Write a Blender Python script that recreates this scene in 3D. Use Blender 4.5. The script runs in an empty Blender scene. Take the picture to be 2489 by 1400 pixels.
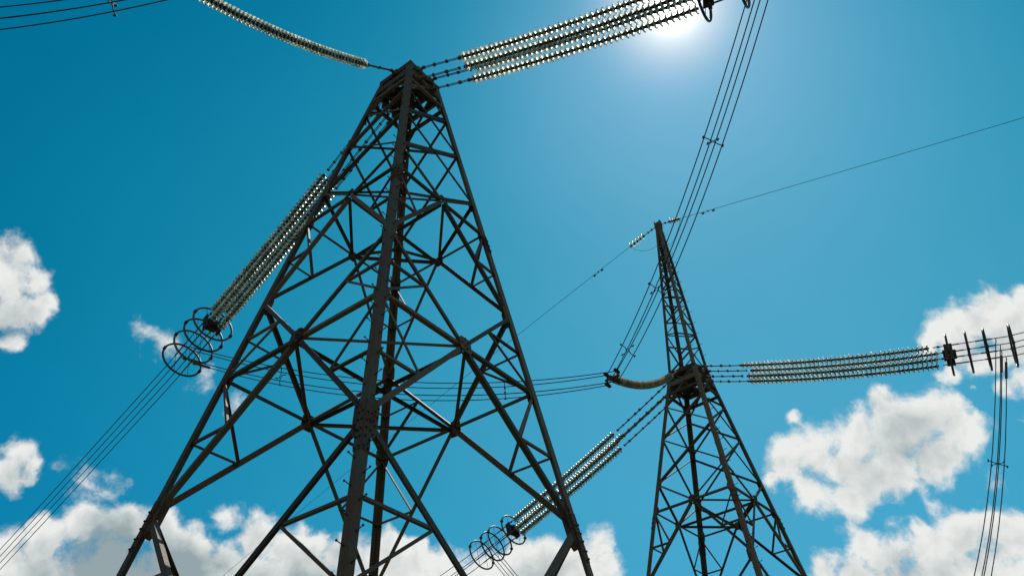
import bpy, math, random
from mathutils import Vector, Matrix
R = math.radians
random.seed(7)
V = Vector
scene = bpy.context.scene
COL = scene.collection

# ------------------------------------------------------------------ camera
cd = bpy.data.cameras.new('camera')
cam = bpy.data.objects.new('camera', cd); COL.objects.link(cam)
cd.sensor_width = 36.0; cd.sensor_fit = 'HORIZONTAL'
cd.lens = 36.0*1996.0/2489.0
cd.clip_start = 0.1; cd.clip_end = 20000
PITCH, ROLL = 0.688476, -0.0283848
fw = V((0, math.cos(PITCH), math.sin(PITCH))); up0 = V((0, -math.sin(PITCH), math.cos(PITCH))); rt0 = V((1, 0, 0))
rt = math.cos(ROLL)*rt0 + math.sin(ROLL)*up0; up = -math.sin(ROLL)*rt0 + math.cos(ROLL)*up0
cam.matrix_world = Matrix(((rt.x, up.x, -fw.x, 0), (rt.y, up.y, -fw.y, 0), (rt.z, up.z, -fw.z, 0), (0, 0, 0, 1)))
scene.camera = cam
EYE = 1.6                                        # the ground lies at z = -EYE

# ------------------------------------------------------------------ light
SUN_EL, SUN_AZ = 56.64, 20.15                    # azimuth from +Y towards +X
sdir = V((math.sin(R(SUN_AZ))*math.cos(R(SUN_EL)), math.cos(R(SUN_AZ))*math.cos(R(SUN_EL)), math.sin(R(SUN_EL))))
sl = bpy.data.lights.new('sun', 'SUN'); sl.energy = SUNE = 4.0; sl.angle = R(0.53); sl.color = (1.0, 0.95, 0.87)
so = bpy.data.objects.new('sun', sl); COL.objects.link(so)
so.rotation_mode = 'QUATERNION'; so.rotation_quaternion = sdir.to_track_quat('Z', 'Y')
scene.view_settings.view_transform = 'Standard'; scene.view_settings.look = 'None'
scene.view_settings.exposure = 0.0; scene.view_settings.gamma = 1.0

SKYTINT = (0.41, 0.455, 0.685, 1)
LOBES = ((600, (8.0, 5.6, 3.6)), (2500, (8, 8, 8)), (9000, (90, 90, 90)))
CLOUDW = (8.3, 8.45, 8.2, 1)
CLOUDG = (3.0, 3.8, 4.05, 1)
# ------------------------------------------------------------------ sky and clouds
BLOBS = [(-39.08,34.03,0.0309,1),(-37.79,34.2,0.0201,1),(-38.94,35.14,0.014,1),(-38.43,32.14,0.0272,1),(-37.92,30.48,0.0162,1),(-36.58,33.39,0.0121,1),(-37.27,32.51,0.0167,1),(-28.66,33.47,0.0177,0.38),(-24.37,31.34,0.0166,0.36),(-21.17,30.08,0.0144,0.36),(-29.72,33.91,0.0108,0.36),(-27.47,33.05,0.0145,0.36),(-34.55,24.36,0.0253,1),(-33.4,23.88,0.0177,1),(-34.33,23.2,0.018,1),(-32.66,23.35,0.0096,1),(-30.06,23.56,0.0213,0.6),(-28.7,23.67,0.0166,0.55),(-31.48,24.03,0.0114,0.6),(-33.71,18.66,0.0383,1.45),(-30.95,19.81,0.0295,1.45),(-29.21,21.03,0.0326,1.45),(-26.91,21.62,0.0311,1.45),(-25.15,21.74,0.0294,1.45),(-27.16,19.19,0.0467,1.45),(-22.76,20.56,0.0333,1.45),(-20.28,20.07,0.0307,1.45),(-18.12,22.02,0.03,1.45),(-18.59,19.61,0.0368,1.45),(-16.48,21.39,0.0321,1.45),(-14.49,21.14,0.0294,1.45),(-12.25,21.26,0.0298,1.45),(-9.37,20.99,0.0395,1.45),(-7.4,21.55,0.0259,1.45),(-15.35,19.59,0.04,1.45),(-32.27,20.87,0.0139,1.01),(-22.57,18.77,0.0371,1.45),(-5.32,20.42,0.0329,1.45),(-20.84,23.14,0.0165,0.6),(-2.43,20.8,0.037,1.3),(-0.09,21.27,0.0371,1.3),(1.67,21.35,0.0333,1.3),(3.64,20.37,0.0353,1.3),(5.57,21.69,0.0227,0.98),(5.95,20.38,0.0211,1.04),(5.03,19.79,0.0234,1.3),(20.15,25.07,0.033,1.15),(22.2,25.24,0.0388,1.15),(24.89,26.55,0.04,1.15),(27.06,27.12,0.033,1.15),(28.88,26.15,0.0399,1.15),(30.71,25.43,0.029,1.15),(27.33,24.19,0.0402,1.15),(24.23,23.81,0.0375,1.15),(20.8,23.4,0.0259,1.15),(28.6,23.4,0.0235,1.15),(18.57,24.54,0.0178,0.92),(31.99,25.09,0.0136,0.92),(32.48,30.72,0.0236,1.35),(34.85,31.03,0.0323,1.35),(36.81,30.61,0.033,1.35),(36.77,28.51,0.0324,1.35),(34.9,28.36,0.0241,1.35),(33.37,29.64,0.0269,1.35),(32.07,28.57,0.0175,1.08),(34.76,26.97,0.0165,1.08),(20.64,19.13,0.0243,1.35),(23.31,20.19,0.0254,1.35),(22.61,21.31,0.0159,0.6),(24.7,18.98,0.0359,1.35),(27.13,19.51,0.031,1.35),(29.34,19.55,0.0281,1.35),(31.48,19.56,0.0289,1.35),(32.07,18.26,0.0353,1.35),(27.31,17.34,0.0378,1.35),(29.58,17.16,0.0364,1.35),(22.17,18.18,0.0307,1.35),(28.21,21.73,0.0187,0.6),(25.57,20.78,0.0136,0.6),(-32.79,16.81,0.0555,1.6),(-30.26,17.17,0.0618,1.6),(-27.51,17.98,0.0574,1.6),(-24.76,18.07,0.0637,1.6),(-21.9,18.12,0.0619,1.6),(-18.31,18.17,0.0643,1.6),(-14.59,18.15,0.0663,1.6),(-10.83,18.56,0.059,1.5),(-7.52,18.88,0.0509,1.4),(-1.87,18.38,0.0699,1.5),(1.51,18.3,0.0699,1.5),(4.62,18.42,0.0511,1.4),(20.96,16.68,0.0613,1.5),(24.5,16.18,0.0662,1.6),(27.93,15.86,0.0627,1.6),(30.94,15.55,0.0629,1.6),(33.67,30.88,0.029,1.2),(36.65,31.87,0.0223,1.1),(38.15,31.18,0.0234,1.2),(36,26.96,0.0252,1.2),(34.11,28.35,0.0263,1.2),(31.95,30.48,0.019,1.1),(36.02,29.56,0.0332,1.3),(19.57,25.57,0.0275,1.1),(31.4,24.61,0.0236,1.1),(27.16,27.76,0.0269,1.1),(23.11,22.87,0.0273,1.1),(30.82,26.3,0.0241,1.1),(27.62,25.68,0.0445,1.3),(23.52,24.99,0.0382,1.2),(35.05,26.5,0.02,1.1),(29.46,23.95,0.0331,1.3),(26.73,23.3,0.0322,1.3),(28,22.52,0.0196,1),(20.83,27.89,0.0098,0.6),(33.02,27.11,0.0114,0.6),(32.1,21.57,0.0146,0.5),(-41.43,27.61,0.0558,1),(-39.19,20.03,0.0632,1),(38.47,24.14,0.05,1),(37.35,17.47,0.0694,1),(40.87,30.88,0.0377,0.8),(-25.07,15.29,0.0773,1),(-10.05,16.15,0.085,1),(6.09,13.99,0.0758,1),(21.3,13.65,0.0712,1),(30.25,13.29,0.0689,1),(-35.94,15.27,0.0705,1)]
BASES = [(-28.15,20,0.0531,1),(-25.57,19.63,0.0649,1),(-30.2,18.31,0.0461,0.8),(-21.68,19.33,0.0574,0.9),(-17.32,19.95,0.0493,0.8),(-13.72,19.68,0.0562,0.8),(1.02,19.83,0.0471,0.6),(25.83,23.75,0.0562,0.42),(28.81,24.62,0.0444,0.4),(22.15,24.2,0.0321,0.35),(35.79,30.17,0.0465,0.42),(-37.95,32.82,0.0275,0.5),(-33.98,23.51,0.0272,0.5),(24.48,17.58,0.0444,0.6),(30.44,18.15,0.0408,0.35),(-34.42,23.42,0.0225,0.35),(-37.88,31.53,0.0273,0.3),(33.05,28.94,0.0288,0.35)]
world = bpy.data.worlds.new('World'); scene.world = world; world.use_nodes = True
nt = world.node_tree; nt.nodes.clear()
class NB:
    """small helper that writes maths as shader nodes"""
    def __init__(s, tree): s.t = tree
    def put(s, sock, v):
        if isinstance(v, bpy.types.NodeSocket): s.t.links.new(v, sock)
        elif v is not None: sock.default_value = v
    def m(s, op, a, b=None, c=None, clamp=False):
        n = s.t.nodes.new('ShaderNodeMath'); n.operation = op; n.use_clamp = clamp
        for i, v in enumerate((a, b, c)): s.put(n.inputs[i], v)
        return n.outputs[0]
    def v(s, op, a, b=None, out=0, scale=None):
        n = s.t.nodes.new('ShaderNodeVectorMath'); n.operation = op
        s.put(n.inputs[0], a); s.put(n.inputs[1], b)
        if scale is not None: s.put(n.inputs['Scale'], scale)
        return n.outputs['Value'] if op in ('DOT_PRODUCT', 'DISTANCE', 'LENGTH') else n.outputs[0]
    def noise(s, vec, scale, detail=5, rough=.55, dist=0, col=False):
        n = s.t.nodes.new('ShaderNodeTexNoise'); s.put(n.inputs['Vector'], vec)
        for k, x in (('Scale', scale), ('Detail', detail), ('Roughness', rough), ('Distortion', dist)): n.inputs[k].default_value = x
        return n.outputs['Color' if col else 'Fac']
    def step(s, x, lo, hi, a=0., b=1.):
        n = s.t.nodes.new('ShaderNodeMapRange'); n.interpolation_type = 'SMOOTHSTEP'
        s.put(n.inputs[0], x)
        for i, q in enumerate((lo, hi, a, b)): n.inputs[i+1].default_value = q
        return n.outputs[0]
    def mix(s, f, a, b, mode='MIX'):
        n = s.t.nodes.new('ShaderNodeMixRGB'); n.blend_type = mode
        s.put(n.inputs[0], f); s.put(n.inputs[1], a); s.put(n.inputs[2], b)
        return n.outputs[0]
nb = NB(nt)
tc = nt.nodes.new('ShaderNodeTexCoord'); D = nb.v('NORMALIZE', tc.outputs['Generated'])
sky = nt.nodes.new('ShaderNodeTexSky'); sky.sky_type = 'NISHITA'; sky.sun_disc = False
sky.sun_elevation = R(SUN_EL); sky.sun_rotation = R(SUN_AZ); sky.altitude = 100
sky.air_density = 1.0; sky.dust_density = 0.6; sky.ozone_density = 1.0
skyc = nb.mix(1.0, sky.outputs[0], SKYTINT, 'MULTIPLY')
ca = nb.m('MAXIMUM', nb.v('DOT_PRODUCT', D, tuple(sdir)), 0.0)       # cosine of the angle to the sun
def lobe(power, col):
    return nb.v('SCALE', col, scale=nb.m('POWER', ca, power))
glow = None
for pw, col in LOBES:
    l = lobe(pw, col)
    glow = l if glow is None else nb.v('ADD', glow, l)
sep = nt.nodes.new('ShaderNodeSeparateXYZ'); nt.links.new(D, sep.inputs[0])
low = nb.m('MULTIPLY', nb.m('POWER', ca, 3.0), nb.m('SUBTRACT', 1.0, nb.m('MAXIMUM', sep.outputs[2], 0.0)))   # paler air low down under the sun
skyc = nb.v('SCALE', skyc, scale=nb.m('MULTIPLY_ADD', nb.noise(D, 5, 6, .6), .16, .92))       # faint unevenness of the clear air
skyc = nb.v('ADD', skyc, nb.v('SCALE', (4.3, 5.1, 3.8), scale=low))
ss = nt.nodes.new('ShaderNodeSeparateXYZ'); nt.links.new(skyc, ss.inputs[0]); cs = nt.nodes.new('ShaderNodeCombineXYZ')
nb.put(cs.inputs[0], nb.m('SMOOTH_MAX', nb.m('SUBTRACT', ss.outputs[0], 2.25), 0.0, 1.6))
nt.links.new(ss.outputs[1], cs.inputs[1]); nt.links.new(ss.outputs[2], cs.inputs[2])
clear = nb.v('ADD', cs.outputs[0], glow)
# cumulus: a union of soft discs on the sky, warped and frayed by fractal noise
wob = nb.v('SCALE', nb.v('SUBTRACT', nb.noise(D, 15, 4, .55, col=True), (.5, .5, .5)), scale=0.05)
Dw = nb.v('ADD', D, wob)
field = None
for az, el, r, amp in BLOBS:
    c = (math.sin(R(az))*math.cos(R(el)), math.cos(R(az))*math.cos(R(el)), math.sin(R(el)))
    f = nb.m('MULTIPLY_ADD', nb.v('DISTANCE', Dw, c), -amp/r, amp)
    field = f if field is None else nb.m('SMOOTH_MAX', field, f, .38)
# unseen broken cloud added behind the camera, neutral fill for near faces of steel
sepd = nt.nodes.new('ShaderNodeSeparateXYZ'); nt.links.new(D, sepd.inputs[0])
fill_cloud = nb.m('ADD', nb.m('MULTIPLY_ADD', nb.noise(D, 3.2, 4, .55), 5.0, -2.3), nb.step(sepd.outputs[1], -.35, .12, 0.0, -6.0))
field = nb.m('MAXIMUM', field, fill_cloud)
warp = nb.v('ADD', D, nb.v('SCALE', wob, scale=.7))
n1 = nb.noise(warp, 17, 11, .62)                   # billows down to fine shreds
n2 = nb.noise(D, 12, 3, .5)
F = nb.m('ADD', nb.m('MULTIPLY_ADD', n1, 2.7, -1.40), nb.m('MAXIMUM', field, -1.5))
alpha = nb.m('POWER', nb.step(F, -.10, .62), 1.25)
sunward = nb.v('ADD', warp, tuple(x*0.020 for x in V((0.20, -0.55, 0.82)).normalized()))
relief = nb.m('SUBTRACT', n1, nb.noise(sunward, 17, 7, .58))      # which side of each billow faces the sun
shade = nb.m('MULTIPLY_ADD', n2, 1.0, -.52)
shade = nb.m('ADD', shade, nb.m('MULTIPLY', nb.step(F, .45, 1.8), .30))
nfine = nb.m('MULTIPLY_ADD', n2, 1.6, .2)
for az, el, r, amp in BASES:                     # grey undersides
    c = (math.sin(R(az))*math.cos(R(el)), math.cos(R(az))*math.cos(R(el)), math.sin(R(el)))
    shade = nb.m('ADD', shade, nb.m('MULTIPLY', nb.m('MAXIMUM', nb.m('MULTIPLY_ADD', nb.v('DISTANCE', Dw, c), -amp/r, amp), 0.0), nfine))
shade = nb.m('SUBTRACT', shade, nb.m('MULTIPLY', relief, 1.7), clamp=True)
ccol = nb.mix(shade, CLOUDW, CLOUDG)
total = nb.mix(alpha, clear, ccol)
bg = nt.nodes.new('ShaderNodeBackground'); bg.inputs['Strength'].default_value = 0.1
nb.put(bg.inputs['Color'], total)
wo = nt.nodes.new('ShaderNodeOutputWorld'); nt.links.new(bg.outputs[0], wo.inputs[0])

# ------------------------------------------------------------------ materials
def new_mat(name):
    m = bpy.data.materials.new(name); m.use_nodes = True; t = m.node_tree
    return m, t, t.nodes['Principled BSDF'], NB(t)
def steel(name, base, rust, amount, rough=.62, metal=.0, scale=1.0):
    m, t, p, b = new_mat(name)
    tcn = t.nodes.new('ShaderNodeTexCoord'); O = tcn.outputs['Object']
    blot = b.noise(O, 1.7*scale, 6, .62, .4)
    fine = b.noise(O, 23*scale, 4, .6)
    st = t.nodes.new('ShaderNodeVectorMath'); st.operation = 'MULTIPLY'; st.inputs[1].default_value = (9*scale, 9*scale, .9*scale)
    t.links.new(O, st.inputs[0]); streak = b.noise(st.outputs[0], 1.0, 4, .6)
    k = b.step(b.m('ADD', b.m('MULTIPLY', blot, .6), b.m('MULTIPLY', streak, .4)), .62-amount, .80-amount)
    c = b.mix(k, tuple(x for x in base)+(1,), tuple(rust)+(1,))
    c2 = b.mix(b.step(fine, .35, .75, 0, .55), c, tuple(x*.45 for x in base)+(1,))
    oi = t.nodes.new('ShaderNodeObjectInfo')            # every bar weathers a little differently
    c2 = b.mix(b.step(oi.outputs['Random'], .55, 1.0, 0, .5), c2, tuple(x*.8 for x in rust)+(1,))
    hv = t.nodes.new('ShaderNodeHueSaturation'); b.put(hv.inputs['Color'], c2)
    b.put(hv.inputs['Value'], b.m('MULTIPLY_ADD', b.m('FRACT', b.m('MULTIPLY', oi.outputs['Random'], 7.31)), 1.1, .5)); c2 = hv.outputs[0]
    b.put(p.inputs['Base Color'], c2)
    b.put(p.inputs['Roughness'], b.m('MULTIPLY_ADD', fine, .3, rough-.15)); p.inputs['Metallic'].default_value = metal; p.inputs['Specular IOR Level'].default_value = .25
    bp = t.nodes.new('ShaderNodeBump'); bp.inputs['Strength'].default_value = .25; bp.inputs['Distance'].default_value = .004
    t.links.new(fine, bp.inputs['Height']); t.links.new(bp.outputs[0], p.inputs['Normal'])
    return m
M = {}
M['steel'] = steel('weathered_steel', (.098, .088, .054), (.125, .058, .026), .19, .68)
M['thin'] = steel('weathered_steel_light', (.12, .104, .070), (.14, .066, .032), .2, .65)
M['plate'] = steel('rusty_plate', (.082, .072, .050), (.11, .045, .02), .22, .75)
M['bolt'] = steel('bolt_steel', (.045, .036, .03), (.07, .028, .015), .2, .7)
M['ring'] = steel('ring_aluminium', (.085, .070, .056), (.09, .045, .03), .14, .4, .2)
M['wire'] = steel('wire_aluminium', (.05, .052, .055), (.04, .04, .04), .1, .85)
M['cap'] = steel('cap_iron', (.05, .047, .038), (.075, .036, .02), .2, .6)
def glass_mat(name, tint, trans, tl, rough=.06):
    m, t, p, b = new_mat(name)
    oi = t.nodes.new('ShaderNodeObjectInfo'); hv = t.nodes.new('ShaderNodeHueSaturation'); hv.inputs['Color'].default_value = tint+(1,)
    b.put(hv.inputs['Value'], b.m('MULTIPLY_ADD', oi.outputs['Random'], .4, .75))        # some sheds are dirtier
    dirt = b.mix(b.step(b.noise(t.nodes.new('ShaderNodeTexCoord').outputs['Object'], 14, 4, .6), .45, .7, 0, .5), hv.outputs[0], (.22, .2, .13, 1))
    b.put(p.inputs['Base Color'], dirt)
    p.inputs['Transmission Weight'].default_value = trans; p.inputs['IOR'].default_value = 1.5; p.inputs['Roughness'].default_value = rough
    ts = t.nodes.new('ShaderNodeBsdfTranslucent'); b.put(ts.inputs[0], dirt)
    mx = t.nodes.new('ShaderNodeMixShader'); mx.inputs[0].default_value = tl
    t.links.new(p.outputs[0], mx.inputs[1]); t.links.new(ts.outputs[0], mx.inputs[2])
    t.links.new(mx.outputs[0], t.nodes['Material Output'].inputs[0])
    return m
M['glass'] = glass_mat('insulator_glass', (.90, .93, .80), .95, .42, .25)
M['glass_dull'] = glass_mat('insulator_glass_dull', (.66, .58, .42), .5, .4, .15)
def ground_mat():
    m, t, p, b = new_mat('meadow_ground')
    tcn = t.nodes.new('ShaderNodeTexCoord'); O = tcn.outputs['Object']
    c = b.mix(b.step(b.noise(O, .08, 6, .6), .35, .65), (.03, .055, .016, 1), (.085, .075, .04, 1))
    c = b.mix(b.step(b.noise(O, 1.5, 5, .6), .4, .7, 0, .6), c, (.035, .045, .018, 1))
    b.put(p.inputs['Base Color'], c); p.inputs['Roughness'].default_value = .95
    return m
M['ground'] = ground_mat()
M['concrete'] = steel('concrete', (.32, .31, .28), (.22, .20, .17), .1, .85)

# ------------------------------------------------------------------ helpers
def props(o, label=None, cat=None, group=None, kind=None):
    if label: o['label'] = label
    if cat: o['category'] = cat
    if group: o['group'] = group
    if kind: o['kind'] = kind
    return o
def link(name, me, parent=None, loc=None):
    o = bpy.data.objects.new(name, me); COL.objects.link(o)
    if parent is not None: o.parent = parent
    if loc is not None: o.location = loc
    return o
def empty(name, loc, label, cat, group=None):
    o = bpy.data.objects.new(name, None); COL.objects.link(o); o.location = loc; o.empty_display_size = .3
    return props(o, label, cat, group)
class Geo:
    def __init__(s): s.v = []; s.f = []; s.sm = []; s.mi = []; s.cur = 0
    def add(s, vs, fs, smooth=False):
        k = len(s.v); s.v += [tuple(p) for p in vs]; s.f += [tuple(i+k for i in f) for f in fs]; s.sm += [smooth]*len(fs); s.mi += [s.cur]*len(fs)
        return s
    def prism(s, p0, p1, prof, ax, ay, ax1=None, ay1=None):
        """closed 2-D profile swept from p0 to p1"""
        n = len(prof); ax1 = ax1 or ax; ay1 = ay1 or ay
        vs = [p0+ax*a+ay*b for a, b in prof]+[p1+ax1*a+ay1*b for a, b in prof]
        fs = [(i, (i+1) % n, n+(i+1) % n, n+i) for i in range(n)]+[tuple(range(n))[::-1], tuple(range(n, 2*n))]
        return s.add(vs, fs)
    def box(s, c, hx, hy, hz):
        vs = [c+hx*a+hy*b+hz*d for a in (-1, 1) for b in (-1, 1) for d in (-1, 1)]
        return s.add(vs, [(0, 1, 3, 2), (4, 6, 7, 5), (0, 4, 5, 1), (2, 3, 7, 6), (0, 2, 6, 4), (1, 5, 7, 3)])
    def tube(s, pts, r, n=6, rads=None, caps=True):
        N = len(pts); vs = []; prev = None
        for i, p in enumerate(pts):
            d = (pts[min(i+1, N-1)]-pts[max(i-1, 0)]).normalized()
            if prev is None:
                a = d.cross(V((0, 0, 1)));  a = a if a.length > .01 else d.cross(V((1, 0, 0)))
            else: a = prev-d*prev.dot(d)
            a.normalize(); prev = a; b = d.cross(a); rr = rads[i] if rads else r
            vs += [p+(a*math.cos(2*math.pi*k/n)+b*math.sin(2*math.pi*k/n))*rr for k in range(n)]
        fs = [(i*n+k, i*n+(k+1) % n, (i+1)*n+(k+1) % n, (i+1)*n+k) for i in range(N-1) for k in range(n)]
        s.add(vs, fs, True)
        if caps: s.add([vs[k] for k in range(n)][::-1]+vs[-n:], [tuple(range(n)), tuple(range(n, 2*n))])
        return s
    def lathe(s, prof, n=20, closed=False):
        N = len(prof); vs = [(r*math.cos(2*math.pi*k/n), r*math.sin(2*math.pi*k/n), z) for r, z in prof for k in range(n)]
        rng = range(N) if closed else range(N-1)
        fs = [(i*n+k, i*n+(k+1) % n, ((i+1) % N)*n+(k+1) % n, ((i+1) % N)*n+k) for i in rng for k in range(n)]
        return s.add(vs, fs, True)
    def torus(s, c, a, b, Rr, r, n=48, m=10):
        vs = []; ax = a.cross(b).normalized()
        for i in range(n):
            u = a*math.cos(2*math.pi*i/n)+b*math.sin(2*math.pi*i/n)
            vs += [c+u*(Rr+r*math.cos(2*math.pi*j/m))+ax*(r*math.sin(2*math.pi*j/m)) for j in range(m)]
        fs = [(i*m+j, ((i+1) % n)*m+j, ((i+1) % n)*m+(j+1) % m, i*m+(j+1) % m) for i in range(n) for j in range(m)]
        return s.add(vs, fs, True)
    def mesh(s, name, mat, off=None):
        me = bpy.data.meshes.new(name)
        vs = s.v if off is None else [tuple(V(p)-off) for p in s.v]
        me.from_pydata(vs, [], s.f)
        for q in mat.split('+'): me.materials.append(M[q])
        me.polygons.foreach_set('material_index', s.mi)
        me.polygons.foreach_set('use_smooth', s.sm); me.update(); me.validate()
        return me
def part(name, geo, mat, parent, base):
    """one mesh under its thing; geometry given in world metres, base = the thing's location"""
    return link(name, geo.mesh(name, mat, base), parent)

def angle_geo(g, p0, p1, n, w, t, off, side=1, w2=None):
    """an L-section bar from p0 to p1: one flange lies in the face whose outward normal is n, the other points inwards"""
    d = (p1-p0).normalized(); n = (n-d*n.dot(d)).normalized(); s_ = d.cross(n).normalized()*side
    w2 = w2 or w; h = w/2
    prof = [(-h, -t), (-h, 0), (h, 0), (h, -w2), (h-t, -w2), (h-t, -t)]
    o = n*off
    return g.prism(p0+o, p1+o, prof, s_, n)

# ------------------------------------------------------------------ the lattice towers
K = 0.237553; APEX = 29.1109
LV = {'1': 24.64, '2': 22.863, '3': 21.112, '4': 18.854, 'A': 17.541, 'C': 14.38, 'D': 11.836, 'E': 8.082, 'G': 4.5}
ANG = {'F': -math.pi/2, 'R': 0., 'B': math.pi/2, 'L': math.pi}
FACES = ('FR', 'RB', 'BL', 'LF')
class Tower:
    def __init__(s, x, y, dz, rot, peak, label):
        s.x, s.y, s.dz, s.rot = x, y, dz, rot; s.base = V((x, y, -EYE)); s.n = 0
        s.e = empty('lattice_tower', s.base, label, 'pylon', 'steel lattice towers'); s.peak = peak
        s.build()
    def r(s, z): return K*(APEX-z)
    def leg(s, l, z):
        a = s.rot+ANG[l]; q = s.r(z); return V((s.x+q*math.cos(a), s.y+q*math.sin(a), z+s.dz))
    def node(s, l, lv): return s.leg(l, LV[lv])
    def mid(s, f, lv): return (s.node(f[0], lv)+s.node(f[1], lv))/2
    def normal(s, f):
        a, b = s.node(f[0], '1'), s.node(f[1], '1'); c = s.node(f[0], 'E')
        n = (b-a).cross(c-a).normalized(); o = (a+b)/2-V((s.x, s.y, a.z))
        return n if n.dot(o) > 0 else -n
    def bar(s, name, p0, p1, n, w, off=-.03, cut0=.0, cut1=.0, side=1, mat='steel', t=None):
        d = (p1-p0).normalized(); s.n += 1
        g = Geo(); angle_geo(g, p0+d*cut0, p1-d*cut1, n, w, t or max(.008, w*.09), off-.0017*(s.n % 7), side)
        return part(name, g, mat, s.e, s.base)
    def gusset(s, c, n, d, hw, hl, bolts=True, off=.004, mat='plate'):
        n = n.normalized(); d = (d-n*n.dot(d)).normalized(); q = n.cross(d)
        g = Geo(); ch = .35
        prof = [(-hw, -hl*(1-ch)), (-hw, hl*(1-ch)), (-hw*(1-ch), hl), (hw*(1-ch), hl), (hw, hl*(1-ch)), (hw, -hl*(1-ch)), (hw*(1-ch), -hl), (-hw*(1-ch), -hl)]
        g.prism(c+n*off, c+n*(off+.014), prof, q, d)
        g.cur = 1
        if bolts:
            for i in range(8):
                a, e = (random.uniform(-.8, .8)*hw, (-.85+.24*i)*hl)
                c0 = c+q*a+d*e+n*(off+.014)
                g.tube([c0-n*.004, c0+n*.03],   .024, 6)
        return part('gusset_plate', g, mat+'+bolt', s.e, s.base)
    def build(s):
        ctr = V((s.x, s.y, 0)); zb = -EYE-s.dz
        nrm = {f: s.normal(f) for f in FACES}
        # legs: heavy angles with the corner outwards
        s.legs = {}
        for l in 'FRBL':
            p0, p1 = s.leg(l, zb), s.leg(l, LV['1']+.12); d = (p1-p0).normalized()
            fs = [f for f in FACES if l in f]
            e = []
            for f in fs:
                o = f.replace(l, ''); u = s.node(o, 'D')-s.node(l, 'D'); u = (u-d*u.dot(d)).normalized(); e.append(u)
            w, t = .19, .02
            g = Geo(); a, b = e
            prof = [(0, 0), (w, 0), (w, t), (t, t), (t, w), (0, w)]
            g.prism(p0, p1, prof, a, b)
            s.legs[l] = part('leg', g, 'steel', s.e, s.base)
            # splice plates with rows of bolts at the leg joints
            for z in (LV['E']-.25, LV['A']-.45):
                c = s.leg(l, z); c1 = s.leg(l, z+.0)
                g = Geo(); hl = .62 if z < 10 else .34
                for u, v_ in ((a, b), (b, a)):
                    nn = (-v_+u*u.dot(v_)).normalized()
                    cc = c+u*.098
                    g.prism(cc+nn*.003-d*hl, cc+nn*.003+d*hl, [(-.092, 0), (.10, 0), (.10, .013), (-.092, .013)], u, nn)
                    g.cur = 1
                    for k in range(int(hl*9)):
                        for q in (-.055, .05):
                            c2 = cc+u*q+d*(-hl+.08+k*.215+random.uniform(-.03, .03))+nn*.016
                            if k*.215 < 2*hl-.16: g.tube([c2-nn*.006, c2+nn*.035], .026, 6)
                    g.cur = 0
                link('splice_plate', g.mesh('splice_plate', 'plate+bolt', s.base), s.legs[l])
            g = Geo()
            foot = s.leg(l, zb)
            g.prism(foot-V((0, 0, .4)), foot+V((0, 0, .35)), [(-.5, -.5), (.5, -.5), (.5, .5), (-.5, .5)], V((1, 0, 0)), V((0, 1, 0)))
            part('footing', g, 'concrete', s.e, s.base)
        # step bolts on the front leg, alternately on its two flanges
        F0 = s.leg('F', zb); d = (s.leg('F', 24)-F0).normalized()
        uu = [(s.node(o, 'D')-s.node('F', 'D')) for o in 'RL']; uu = [(u-d*u.dot(d)).normalized() for u in uu]
        nn = [-(uu[1]-uu[0]*uu[0].dot(uu[1])).normalized(), -(uu[0]-uu[1]*uu[0].dot(uu[1])).normalized()]
        z = 2.6+zb+EYE; k = 0; top = LV['1']-.3
        proto = None
        while z < top:
            i = k % 2; c = s.leg('F', z)+uu[i]*(.12+random.uniform(-.015, .015))
            g = Geo(); n = (nn[i]+d*random.uniform(-.1, .25)).normalized()
            g.tube([c, c+n*.16], .010, 6); g.tube([c+n*.155, c+n*.18], .022, 6); g.tube([c, c+n*.02], .02, 6)
            link('step_bolt', g.mesh('step_bolt', 'bolt', s.base), s.legs['F'])
            z += .30+random.uniform(-.02, .02); k += 1
        # upper cage: crossed bracing
        for f in FACES:
            n = nrm[f]; a, b = f
            for hi, lo in (('1', '2'), ('2', '3'), ('3', '4')):
                s.bar('diagonal_brace', s.node(a, lo), s.node(b, hi), n, .105, -.026, .05, .05, 1)
                s.bar('diagonal_brace', s.node(a, hi), s.node(b, lo), n, .065, -.05, .05, .05, -1)
            # lower diamonds around the two diaphragm levels
            for lv, upp, low, wu, wl in (('A', '4', 'C', .085, .11), ('D', 'C', 'E', .115, .135), ('G', 'E', None, .14, .14)):
                m = s.mid(f, lv)
                for l in f:
                    sd = 1 if l == a else -1
                    s.bar('diagonal_brace', m, s.node(l, upp), n, wu, -.026, .12, .08, sd)
                    s.bar('face_strut', s.node(l, lv), m, n, wl*(.78 if lv != 'G' else .9), -.030, .08, .10, sd)
                    if low: s.bar('diagonal_brace', m, s.node(l, low), n, wl, -.026, .12, .1, -sd)
                    else: s.bar('diagonal_brace', m, s.leg(l, zb+.5), n, wl, -.026, .12, .1, -sd)
                    # redundant members
                    segs = [(low, LV[low])] if lv == 'A' else ([(upp, LV[upp])] if lv == 'G' else [(upp, LV[upp]), (low, LV[low])])
                    for q, zq in segs:
                        h = (m+s.node(l, q))/2
                        s.bar('redundant_brace', h, s.node(l, lv), n, .068, -.052, .02, .06, sd, 'thin')
                        s.bar('redundant_brace', h, s.leg(l, (LV[lv]+zq)/2), n, .068, -.052, .02, .06, -sd, 'thin')
                dl = s.node(a, '1')-s.node(a, 'E')
                hw = .15 if lv == 'A' else .21
                s.gusset(m, n, V((0, 0, 1)), hw, hw*1.15, f in ('FR', 'LF'))
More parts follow.
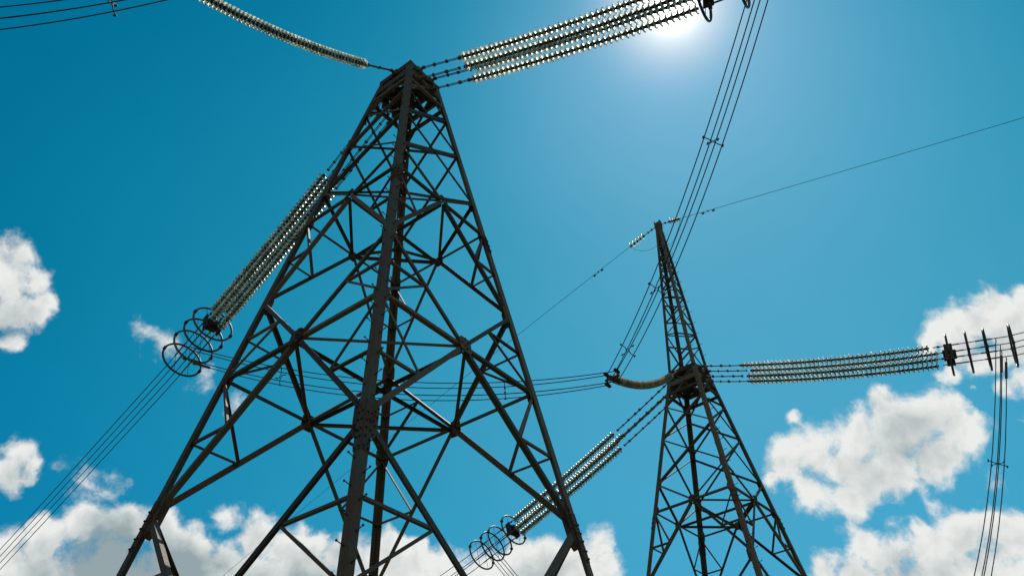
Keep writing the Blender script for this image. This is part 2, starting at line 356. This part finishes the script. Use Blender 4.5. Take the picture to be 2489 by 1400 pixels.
            # leg gussets where the big diagonals meet the legs
            for l in f:
                o = f.replace(l, ''); u = (s.node(o, 'D')-s.node(l, 'D')).normalized()
                for lv, hw, hl in (('E', .17, .5), ('C', .12, .3), ('4', .10, .22), ('D', .12, .26), ('A', .10, .2)):
                    d = (s.node(l, '1')-s.node(l, 'E')).normalized()
                    s.gusset(s.node(l, lv)+u*(.10+hw*.55), n, d, hw, hl, lv == 'E', -.023-.014, 'steel' if lv != 'E' else 'plate')
        # horizontal diaphragms: square between the face middles, with a cross
        for lv in 'ADG':
            ms = [s.mid(f, lv) for f in FACES]; Z = V((0, 0, 1))
            for i in range(4):
                s.bar('diaphragm_strut', ms[i], ms[(i+1) % 4], Z, .085, -.02, .12, .12)
            s.bar('diaphragm_strut', ms[0], ms[2], Z, .085, -.06, .12, .12)
            s.bar('diaphragm_strut', ms[1], ms[3], Z, .085, -.09, .12, .12)
        # string platform: two rings of deep channels, floor lattice, fixing plates
        Z = V((0, 0, 1))
        for zz, h in ((LV['1'], .24), (LV['1']-.60, .22), (LV['1']-1.15, .12)):
            for f in FACES:
                a, b = s.leg(f[0], zz), s.leg(f[1], zz); n = (a+b)/2-V((s.x, s.y, zz+s.dz)); n.normalize(); d = (b-a).normalized()
                g = Geo(); t = .014; fl = .10
                prof = [(0, -h/2), (-fl, -h/2), (-fl, -h/2+t), (-t, -h/2+t), (-t, h/2-t), (-fl, h/2-t), (-fl, h/2), (0, h/2)]
                o = n*(.006 if f in ('FR', 'BL') else .012)
                ext = .015 if zz > 24.3 else -.09
                g.prism(a+o-d*ext, b+o+d*ext, prof, n, Z)
                part('platform_beam', g, 'steel', s.e, s.base)
            if h > .15:
                for k, (f, g2) in enumerate((('FR', 'BL'), ('RB', 'LF'))):
                    for q in (.25, .5, .75) if k == 0 else (.2, .5, .8):
                        a = s.leg(f[0], zz).lerp(s.leg(f[1], zz), q); b = s.leg(g2[1], zz).lerp(s.leg(g2[0], zz), q)
                        s.bar('platform_brace', a, b, Z, .12, .05-.05*k, .1, .1)
                s.bar('platform_brace', s.leg('F', zz), s.leg('B', zz), Z, .09, -.08, .2, .2)
                s.bar('platform_brace', s.leg('L', zz), s.leg('R', zz), Z, .09, -.10, .2, .2)
        for f in FACES:                                        # little lattice between the two rings
            for q0, q1 in ((.0, .25), (.25, .5), (.5, .75), (.75, 1.)):
                z1, z0 = LV['1']-.12, LV['1']-.5
                if q0 in (.25, .75): z0, z1 = z1, z0
                a = s.leg(f[0], z0).lerp(s.leg(f[1], z0), q0); b = s.leg(f[0], z1).lerp(s.leg(f[1], z1), q1)
                s.bar('platform_brace', a, b, nrm[f], .06, -.03, .03, .03)
        for f, qs, zs_ in (('FR', (-.3, .3), (0, -.6)), ('BL', (-.3, .3), (0, -.6)), ('LF', (0,), (0,))):
            for zz in zs_:
                a, b = s.leg(f[0], LV['1']+zz), s.leg(f[1], LV['1']+zz); n = (a+b)/2-V((s.x, s.y, a.z)); n.normalize(); d = (b-a).normalized()
                for q in qs:
                    g = Geo(); c = (a+b)/2+d*q
                    g.box(c+n*.10, n*.10, d*.018, Z*.07); g.box(c+n*.045, n*.012, d*.12, Z*.115)
                    part('fixing_plate', g, 'plate', s.e, s.base)
        if s.peak: s.build_peak()
    def build_peak(s):
        zt = 32.45-s.dz; z0 = LV['1']; r0, r1 = s.r(z0)-.02, .17
        def P(l, z):
            a = s.rot+ANG[l]; f_ = (z-z0)/(zt-z0); q = r0+(r1-r0)*f_; return V((s.x-.16*f_+q*math.cos(a), s.y+q*math.sin(a), z+s.dz))
        for l in 'FRBL':
            p0, p1 = P(l, z0), P(l, zt); d = (p1-p0).normalized(); e = []
            for f in FACES:
                if l in f:
                    o = f.replace(l, ''); u = P(o, z0)-P(l, z0); e.append((u-d*u.dot(d)).normalized())
            w, t = .15, .016
            g = Geo(); g.prism(p0, p1, [(0, 0), (w, 0), (w, t), (t, t), (t, w), (0, w)], e[0], e[1])
            lg = part('peak_leg', g, 'steel', s.e, s.base)
            if l in 'FR':
                k = 0; z = z0+.5
                while z < zt-.3:
                    g = Geo(); c = P(l, z)+e[k % 2]*.07; n = -(e[1-k % 2]); g.tube([c, c+n*.15], .010, 6); g.tube([c+n*.14, c+n*.165], .02, 6); z += .34; k += 1
                    link('step_bolt', g.mesh('step_bolt', 'bolt', s.base), lg)
        zs = [z0+.1]; h = 1.65
        while zs[-1] < zt-.5: zs.append(min(zs[-1]+h, zt-.12)); h *= .86
        for fi, f in enumerate(FACES):
            a, b = f; c = (P(a, z0)+P(b, z0))/2-V((s.x, s.y, z0+s.dz))
            for i in range(len(zs)-1):
                lo, hi = zs[i], zs[i+1]; p, q = (a, b) if (i+fi) % 2 else (b, a)
                s.bar('peak_brace', P(p, lo), P(q, (lo+hi)/2), c, .065, -.02, .03, .03, 1, 'thin')
                s.bar('peak_brace', P(q, (lo+hi)/2), P(p, hi), c, .065, -.026, .03, .03, -1, 'thin')
        g = Geo(); c = V((s.x-.16, s.y, zt+s.dz-.12)); a = s.rot+math.pi/4
        ux, uy = V((math.cos(a), math.sin(a), 0)), V((-math.sin(a), math.cos(a), 0))
        g.box(c+V((0, 0, .13)), ux*.16, uy*.16, V((0, 0, .012)))
        for sx in (-1, 1): g.box(c+ux*(.145*sx), ux*.012, uy*.14, V((0, 0, .115)))
        for sy in (-1, 1): g.box(c+uy*(.160*sy), ux*.14, uy*.012, V((0, 0, .30)))
        part('peak_cap', g, 'steel', s.e, s.base)
        s.top = c+V((0, 0, .05))
T1 = Tower(-3.50573, 18.31339, 0.0, 0.1368, False, 'larger near steel lattice tower with a flat top carrying three sets of insulators')
T2 = Tower(8.60041, 34.07525, -2.51426, 0.08202, True, 'smaller far steel lattice tower with a slender peak above its insulators')

# ------------------------------------------------------------------ insulator strings
gd = Geo(); gd.lathe([(.050, -.004), (.080, .000), (.118, .012), (.152, .030), (.170, .052), (.173, .064), (.167, .067), (.158, .058), (.137, .052),
                      (.128, .064), (.121, .064), (.118, .044), (.098, .036), (.092, .050), (.085, .050), (.080, .028), (.050, .022)], 22, True)
DISC = gd.mesh('glass_disc', 'glass'); DISC_D = gd.mesh('glass_disc_dull', 'glass_dull')
gc = Geo(); gc.lathe([(.0, -.092), (.040, -.090), (.052, -.080), (.056, -.050), (.068, -.030), (.072, -.008), (.066, .008), (.074, .026), (.060, .040), (.050, .055), (.044, .075), (.040, .104), (.0, .106)], 12)
CAP = gc.mesh('metal_cap', 'cap')
def track(d): return d.normalized().to_track_quat('Z', 'Y')
def discs(parent, pts_dir, base, scale_z=1.0, me=None):
    for p, d in pts_dir:
        o = link('glass_disc', me or DISC, parent, p-base); o.rotation_mode = 'QUATERNION'; o.rotation_quaternion = track(d); o.scale = (1, 1, scale_z)
        link('metal_cap', CAP, o)
def rod(g, pts, r=.016, gap=.05, every=.42):
    """a pair of thin rods with turnbuckle clusters"""
    a, b = pts[0], pts[-1]; d = (b-a).normalized(); u = d.cross(V((0, 0, 1))).normalized(); L = (b-a).length
    for sg in (-1, 1): g.tube([p+u*(gap/2*sg) for p in pts], r, 6)
    n = max(2, int(L/every)); w = d.cross(u)
    for i in range(n+1):
        c = a+d*(L*min(1, max(.02, (i+random.uniform(-.15, .15))/n)))
        g.box(c, d*random.uniform(.025, .06), u*(gap/2+.03), w*random.uniform(.022, .05))
class Set:
    """a square of four strings between a tower face and its yoke; position of string (i, j) at parameter t"""
    def __init__(s, tw, f, v, sag, sp=.3):
        s.sp = sp
        a, b = tw.leg(f[0], LV['1']-.3), tw.leg(f[1], LV['1']-.3); s.s = (a+b)/2; s.v = v; s.sag = sag
        s.u = (b-a).normalized(); n = s.s-V((tw.x, tw.y, s.s.z)); s.n = n.normalized()
    def off(s, i, j): return s.u*(s.sp*i)+V((0, 0, .3*j))
    def c(s, t):
        if t <= 1: return s.s+s.n*.14*(1-t)+s.v*t-V((0, 0, 4*s.sag*t*(1-t)))
        return s.s+s.v*t+V((0, 0, 4*s.sag*(t-1)))*1.0
    def p(s, i, j, t): return s.c(t)+s.off(i, j)
    def d(s, t): return (s.c(t+.01)-s.c(t-.01)).normalized()
vR = V((8.69, -4.60, -2.41)); vL = V((-8.41, 8.32, -3.65)); vJ = V((-4.16, -5.47, -3.92))
S1R = Set(T1, 'FR', vR, .22); S2R = Set(T2, 'FR', vR, .22); S1L = Set(T1, 'BL', vL, .18, .25); S2L = Set(T2, 'BL', vL, .18, .28)
def string_set(S, t0, t1, N, labels, group):
    for (i, j), lab in labels.items():
        base = S.p(i, j, 0.0)
        e = empty('insulator_string', base, lab, 'insulator', group)
        g = Geo(); rod(g, [S.p(i, j, t) for t in (0.0, t0*.5, t0-.006)]); part('link_rod', g, 'thin', e, base)
        sh = (.012 if i*j > 0 else -.004)
        L = [(S.p(i, j, t0+sh+(t1-t0-.012)*(k+.5)/N), S.d(t0+(t1-t0)*(k+.5)/N)) for k in range(N)]
        discs(e, L, base)
        g = Geo(); g.tube([S.p(i, j, t1), S.p(i, j, t1+.05)], .02, 6); g.box(S.p(i, j, t1+.02), S.u*.04, S.d(1)*.05, V((0, 0, .03))); part('end_fitting', g, 'thin', e, base)
POS = {(-1, 1): ('upper', 'front'), (-1, -1): ('lower', 'front'), (1, 1): ('upper', 'far'), (1, -1): ('lower', 'far')}
# ------------------------------------------------------------------ grading rings, yokes
def ring_set(S, ts, labels, group, rad=.86, tube=.044):
    for t, lab in zip(ts, labels):
        c = S.c(t); d = S.d(min(t, 1.0)); a = (S.u-d*S.u.dot(d)).normalized(); b = d.cross(a)
        e = empty('grading_ring', c, lab, 'grading ring', group)
        g = Geo(); g.torus(c, a, b, rad, tube); part('ring_tube', g, 'ring', e, c)
        for sg in (-1, 1):
            g = Geo(); x = a*(.3*sg); hh = math.sqrt(rad**2-.09)
            g.tube([c+x-b*hh, c+x+b*hh], .011, 5); part('spoke', g, 'thin', e, c)
        for sg in (-1, 1):
            g = Geo(); q = (a*math.cos(.35)+b*math.sin(.35))*sg
            g.box(c+q*rad, q*.065, d.cross(q)*.06, d*.055); part('ring_clamp', g, 'bolt', e, c)
def yoke(S, t, lab):
    c = S.c(t); d = S.d(1.0); a = (S.u-d*S.u.dot(d)).normalized(); b = d.cross(a)
    e = empty('yoke_plate', c, lab, 'yoke', 'yokes at the string ends')
    g = Geo(); r = .37
    prof = [(r*math.cos(k*math.pi/4+.39)*(1 if k % 2 else .85), r*math.sin(k*math.pi/4+.39)*(1 if k % 2 else .85)) for k in range(8)]
    g.prism(c-d*.04, c+d*.06, prof, a, b); part('plate', g, 'bolt', e, c)
    for sg in (-1, 1):
        g = Geo(); g.box(c+a*(.3*sg), a*.03, b*.36, d*.16); part('plate_arm', g, 'cap', e, c)
    g = Geo(); g.box(c+d*.16, a*.2, b*.12, d*.1); g.box(c-d*.14, a*.13, b*.2, d*.1); part('shackle', g, 'bolt', e, c)
# ------------------------------------------------------------------ conductors
WR = .019
def wire(name, pts, lab, cat, group, r=WR, sleeves=(), clamp=None):
    base = pts[0]
    g = Geo(); g.tube(pts, r, 6)
    o = link(name, g.mesh(name, 'wire', base), None, base); props(o, lab, cat, group)
    for k0, k1, rr in sleeves:
        g = Geo(); g.tube(pts[k0:k1+1], rr, 8); link('wire_sleeve', g.mesh('wire_sleeve', 'ring', base), o)
    return o
def span_pts(S, i, j, t0, L, slope, curv, dead=1.28):
    """the dead-end piece in line with the string, then the long shallow catenary"""
    h = V((S.v.x, S.v.y, 0)).normalized(); pts = [S.p(i, j, t0+(dead-t0)*k/4) for k in range(5)]
    p0 = pts[-1]; k = 0; x = 0
    while x < L:
        x += 1.5+.05*x; pts.append(p0+h*x+V((0, 0, slope*x+curv*x*x)))
    return pts
def conductors(S, t0, L, slope, curv, labels, group):
    for (i, j), lab in labels.items():
        wire('line_conductor', span_pts(S, i, j, t0, L, slope, curv), lab, 'power line', group, WR, ((0, 1, .03), (2, 3, .032)))
def sagged(a, b, sag, n=36, skew=0.0):
    return [a.lerp(b, t)-V((0, 0, 4*(sag*(1-t)+(sag+skew)*t)*t*(1-t))) for t in [k/n for k in range(n+1)]]
def spacer(c, d, size, lab, up_=None):
    """X-shaped bundle spacer: small hub ring, four arms, four clamps"""
    d = d.normalized(); a = d.cross(V((0, 0, 1))).normalized(); b = a.cross(d)
    e = empty('bundle_spacer', c, lab, 'spacer', 'spacers on the jumper bundles')
    g = Geo(); g.torus(c, a, b, .07, .013, 16, 6); part('hub', g, 'bolt', e, c)
    for i, j in ((-1, -1), (-1, 1), (1, -1), (1, 1)):
        q = (a*i+b*j).normalized(); tip = c+(a*i+b*j)*size
        g = Geo(); g.tube([c+q*.07, c+(a*i*.45+b*j*.62)*size, tip], .017, 6); ar = part('arm', g, 'bolt', e, c)
        g = Geo(); g.box(tip, a*.020, b*.020, d*.045); link('clamp', g.mesh('clamp', 'bolt', c), ar)
LIFT, SAG0 = .36, 1.95

# ------------------------------------------------------------------ strings, rings, conductors of the two towers
ORD_R = [(-1, 1), (-1, -1), (1, 1), (1, -1)]      # seen from the ground: topmost to lowest
ORD_L = [(1, 1), (-1, 1), (1, -1), (-1, -1)]
Q = ('topmost', 'second from the top', 'third from the top', 'lowest')
string_set(S1R, .165, .985, 43, {o: '%s of four glass strings running from near tower towards the sun' % q for o, q in zip(ORD_R, Q)}, 'glass strings from the near tower to the upper right')
string_set(S2R, .185, 1.0, 43, {o: '%s of four level glass strings right of the far tower' % q for o, q in zip(ORD_R, Q)}, 'glass strings to the right of the far tower')
string_set(S1L, .300, .955, 42, {o: '%s of four glass strings slanting down left behind the near tower' % q for o, q in zip(ORD_L, ('outermost left', 'second from the left', 'third from the left', 'rightmost'))}, 'glass strings slanting down behind the near tower')
string_set(S2L, .315, .955, 42, {o: '%s of the glass strings slanting down left from the far tower' % q for o, q in zip(ORD_L, ('upper left', 'middle nearer', 'middle farther', 'lower right'))}, 'glass strings slanting down from the far tower')
NTH = ('first', 'second', 'third', 'fourth')
ring_set(S1L, (.985, 1.045, 1.11, 1.185), ['dark grading ring left of the near tower, %s counted from the glass strings' % q for q in NTH], 'grading rings left of the near tower')
ring_set(S2L, (.985, 1.075, 1.125, 1.20), ['dark grading ring under the near tower, %s counted from the glass strings' % q for q in NTH], 'grading rings at bottom of the far strings')
ring_set(S2R, (1.045, 1.118, 1.185, 1.278), ['edge-on grading ring at the right border, %s counted from the glass strings' % q for q in NTH], 'grading rings at the right border')
ring_set(S1R, (1.0, 1.115), ['dark grading ring beside the sun at the top border, %s from the glass strings' % q for q in NTH[:2]], 'grading rings beside the sun')
yoke(S1L, .99, 'dark yoke plate inside the first ring left of the near tower')
yoke(S2L, .99, 'dark yoke plate inside the first ring under the near tower')
yoke(S2R, 1.045, 'dark yoke plate inside the first edge-on ring at the right border')
yoke(S1R, 1.01, 'dark yoke plate inside the ring beside the sun at the top border')
conductors(S1L, 1.0, 150, -.19, .0005, {o: '%s of four parallel conductors descending to the left border' % q for o, q in zip(ORD_L, Q)}, 'conductors descending left of the near tower')
conductors(S2L, 1.0, 150, -.19, .0005, {o: '%s of four thin conductors leaving the rings at the bottom border' % q for o, q in zip(ORD_L, Q)}, 'conductors leaving the bottom rings')
conductors(S2R, 1.04, 60, -.02, .0008, {o: '%s of four conductors passing through the edge-on rings at the right border' % q for o, q in zip(ORD_R, Q)}, 'conductors at the right border')
conductors(S1R, 1.0, 60, -.02, .0008, {o: '%s of four conductors leaving the ring beside the sun' % q for o, q in zip(ORD_R, Q)}, 'conductors beyond the sun')

# jumper support strings: one drooping string from each platform, with a clamp frame at its end
def jumper_string(tw, lab, v, sag, t0, me):
    a, b = tw.leg('L', LV['1']), tw.leg('F', LV['1']); s0 = (a+b)/2; n = s0-V((tw.x, tw.y, s0.z)); n.normalize(); s0 = s0+n*.16
    end = (a+b)/2+v
    c = lambda t: s0.lerp(end, t)-V((0, 0, 4*sag*t*(1-t)))
    e = empty('insulator_string', s0, lab, 'insulator', 'single drooping strings')
    g = Geo(); rod(g, [c(0), c(t0*.5), c(t0-.012)], .018, .05, .5); part('link_rod', g, 'thin', e, s0)
    N = 46; t1 = .985
    discs(e, [(c(t0+(t1-t0)*(k+.5)/N), c(t0+(t1-t0)*(k+.5)/N+.01)-c(t0+(t1-t0)*(k+.5)/N-.01)) for k in range(N)], s0, .80, me)
    return end, c(1.0)-c(.97)
J1, d1 = jumper_string(T1, 'single drooping glass insulator string from the near tower to the upper left', vJ*1.06, .42, .16, DISC)
J2, d2 = jumper_string(T2, 'thick curved insulator string sagging left of the far tower', vJ, .62, .17, DISC_D)
J1 = J1+V((0, 0, LIFT))                          # this frame stands above the string end
def clamp_frame(c, d, lab):
    u = V((vJ.y, -vJ.x, 0)).normalized(); e = empty('jumper_clamp', c, lab, 'clamp', 'clamp frames of the jumpers'); Z = V((0, 0, 1))
    g = Geo(); g.box(c, u*.34, d.normalized()*.03, Z*.05); g.box(c+V((0, 0, -.02)), u*.05, d.normalized()*.2, Z*.09); part('crossbar', g, 'plate', e, c)
    for i in (-1, 1):
        for j in (-1, 1):
            p = c+u*(.24*i)+Z*(.24*j)
            g = Geo(); g.tube([c+u*(.24*i), p], .03, 6); g.box(p, u*.06, Z*.05, (u.cross(Z))*.16); part('wire_clamp', g, 'bolt', e, c)
    return u
uJ = clamp_frame(J2, d2, 'rusty clamp frame holding four jumper wires left of the far tower'); clamp_frame(J1, d1, 'clamp frame at the far end of the upper left string')
def at_clamp(c, i, j): return c+uJ*(.24*i)+V((0, 0, .24*j))
DD = J2-(J1-V((0, 0, LIFT))-vJ*.06)
def jump(S_a, t_a, orda, c, sag, lab, group, skew=0., flip=1, sleeve=True, shift=V((0, 0, 0))):
    """four wires from the dead ends at parameter t_a of a string set to the clamp frame c"""
    for k, (i, j) in enumerate(orda):
        a = S_a.p(i, j, t_a)+shift; b = at_clamp(c, i*flip, j)
        pts = sagged(a, b, sag+.03*k, 40, skew)
        pts[1:1] = [a.lerp(pts[1], .3)+V((0, 0, -.05)), a.lerp(pts[1], .62)]
        sl_ = ((1, 4, .055),) if sleeve and j < 0 else ()
        wire('jumper_wire', pts, lab[k], 'jumper wire', group, WR, sl_)
jump(S1R, 1.19, ORD_R, J2, 1.0, ['%s of four steep jumper wires between top border and far tower' % q for q in ('leftmost', 'second from the left', 'third from the left', 'rightmost')], 'steep jumper wires behind the far tower', 0, -1, False)
jump(S1L, 1.15, ORD_L, J2, 1.15, ['%s of four slack jumper wires crossing behind the near tower' % q for q in Q], 'slack jumper wires behind the near tower', 0, -1)
jump(S1L, 1.15, ORD_L, J1, SAG0, ['%s of four jumper wires in the upper left corner' % q for q in Q], 'jumper wires in the upper left corner', 0, -1, False, -DD)
# the far tower's own jumper: a deep loop from its right rings to its bottom rings
for k, ((i, j), (i2, j2)) in enumerate(zip(ORD_R, ORD_L)):
    a = S2R.p(i, j, 1.235); b = S2L.p(i2, j2, 1.15)
    pts = sagged(a, b, 18.5+.05*k, 60, -10.0)
    pts[1:1] = [a.lerp(pts[1], .08)+V((0, 0, -.05)), a.lerp(pts[1], .2), a.lerp(pts[1], .75)]
    wire('jumper_wire', pts, '%s of four jumper wires hanging down at the right border' % Q[k], 'jumper wire', 'jumper wires at the right border', WR, ((2, 3, .05),) if j < 0 else ())
SP = (('R', .30, 'X-shaped spacer high on the steep jumper wires under the sun'), ('R', .66, 'X-shaped spacer where the steep jumper wires pass the far tower peak'), ('R', .875, 'X-shaped spacer low on the steep jumper wires left of the far tower'))
def bundle_mid(S_a, t_a, c, sag, t, shift=V((0, 0, 0))):
    a = S_a.c(t_a)+shift; f = lambda q: a.lerp(c, q)-V((0, 0, 4*sag*q*(1-q)))
    return f(t), f(t+.01)-f(t-.01)
for _, t, lab in SP:
    c, d = bundle_mid(S1R, 1.19, J2, 1.04, t); spacer(c, d, .25, lab)
for t, lab in ((.235, 'spacer on the slack jumper wires seen through the left legs'), (.755, 'spacer on the slack jumper wires left of the far tower clamp')):
    c, d = bundle_mid(S1L, 1.15, J2, 1.2, t); spacer(c, d, .25, lab)
c, d = bundle_mid(S1L, 1.15, J1, SAG0+.05, .875, -DD); spacer(c, d, .25, 'spacer on the jumper wires in the upper left corner')
a, b = S2R.c(1.235), S2L.c(1.15); f = lambda q: a.lerp(b, q)-V((0, 0, 4*(18.55*(1-q)+8.55*q)*q*(1-q)))
spacer(f(.068), f(.075)-f(.06), .27, 'X-shaped spacer on the jumper wires at the right border')

# shield wires of the peak
def shield(v, slope, curv, L, h0, h1, wire_lab, str_lab, damp_lab, loop_lab, az_fix=0.0, damp_at=3.4):
    h = V((v.x, v.y, 0)).normalized(); h = Matrix.Rotation(az_fix, 3, 'Z') @ h
    p = lambda x: T2.top+h*x+V((0, 0, slope*x+curv*x*x))
    base = p(.15); e = empty('shield_insulator', base, str_lab, 'insulator', 'small strings on the peak')
    g = Geo(); rod(g, [p(.15), p(h0)], .012, .035, .3); part('link_rod', g, 'thin', e, base)
    n = 5; discs(e, [(p(h0+.05+(h1-h0-.05)*k/(n-1)), h) for k in range(n)], base, .8)
    xs = [h1+.1]
    while xs[-1] < L: xs.append(xs[-1]+1.2+.04*xs[-1])
    wire('shield_wire', [p(x) for x in xs], wire_lab, 'shield wire', 'shield wires of the peak', .013)
    c = p(damp_at); d = (p(damp_at+.1)-c).normalized(); e = empty('vibration_damper', c, damp_lab, 'damper', 'dampers on the shield wires')
    g = Geo(); g.box(c-V((0, 0, .04)), d*.03, d.cross(V((0, 0, 1)))*.02, V((0, 0, .05))); g.tube([c-d*.3-V((0, 0, .1)), c-V((0, 0, .08)), c+d*.3-V((0, 0, .1))], .008, 5); part('messenger', g, 'bolt', e, c)
    for sg in (-1, 1):
        g = Geo(); q = c+d*(.3*sg)-V((0, 0, .1)); g.tube([q-d*.08, q-d*.05, q+d*.05, q+d*.08], .05, 8, [.03, .05, .05, .03]); part('weight', g, 'bolt', e, c)
    a = p(h1+.12); b = T2.top+h*.16+V((0, 0, -1.35 if v.x < 0 else -1.9))
    pts = [a.lerp(b, t)-V((0, 0, 4*.42*t*(1-t))) for t in [k/20 for k in range(21)]]
    wire('bonding_wire', pts, loop_lab, 'bonding wire', 'bonding loops on the peak', .009)
shield(vL, -.13, -.0006, 150, 1.05, 2.0, 'thin shield wire descending left behind the near tower', 'short five-disc insulator left of the far tower peak', 'small damper on the thin wire left of the peak', 'thin bonding loop left of the far tower peak', 0.0, 4.6)
shield(vR, -.105, .0004, 60, .65, 1.22, 'thin shield wire rising to the right border', 'short five-disc insulator right of the far tower peak', 'small damper on the thin wire right of the peak', 'thin bonding loop right of the far tower peak', 0.0, 2.9)

# ------------------------------------------------------------------ ground
n = 60; vs = []; fs = []
def gx(i): s_ = (i/n)*2-1; return 4000*math.copysign(abs(s_)**3, s_)
for i in range(n+1):
    for j in range(n+1):
        x, y = gx(i), gx(j); rr = math.hypot(x, y)
        vs.append((x, y, -EYE+(math.sin(x*.011+1)*math.cos(y*.013)*1.2+math.sin(x*.0021)*6*min(1, rr/1500))*max(0, min(1, (rr-70)/120))))
fs = [(i*(n+1)+j, (i+1)*(n+1)+j, (i+1)*(n+1)+j+1, i*(n+1)+j+1) for i in range(n) for j in range(n)]
me = bpy.data.meshes.new('ground'); me.from_pydata(vs, [], fs); me.materials.append(M['ground']); me.polygons.foreach_set('use_smooth', [True]*len(fs)); me.update()
props(link('ground', me), 'rough dry meadow under the two towers', 'ground', None, 'structure')
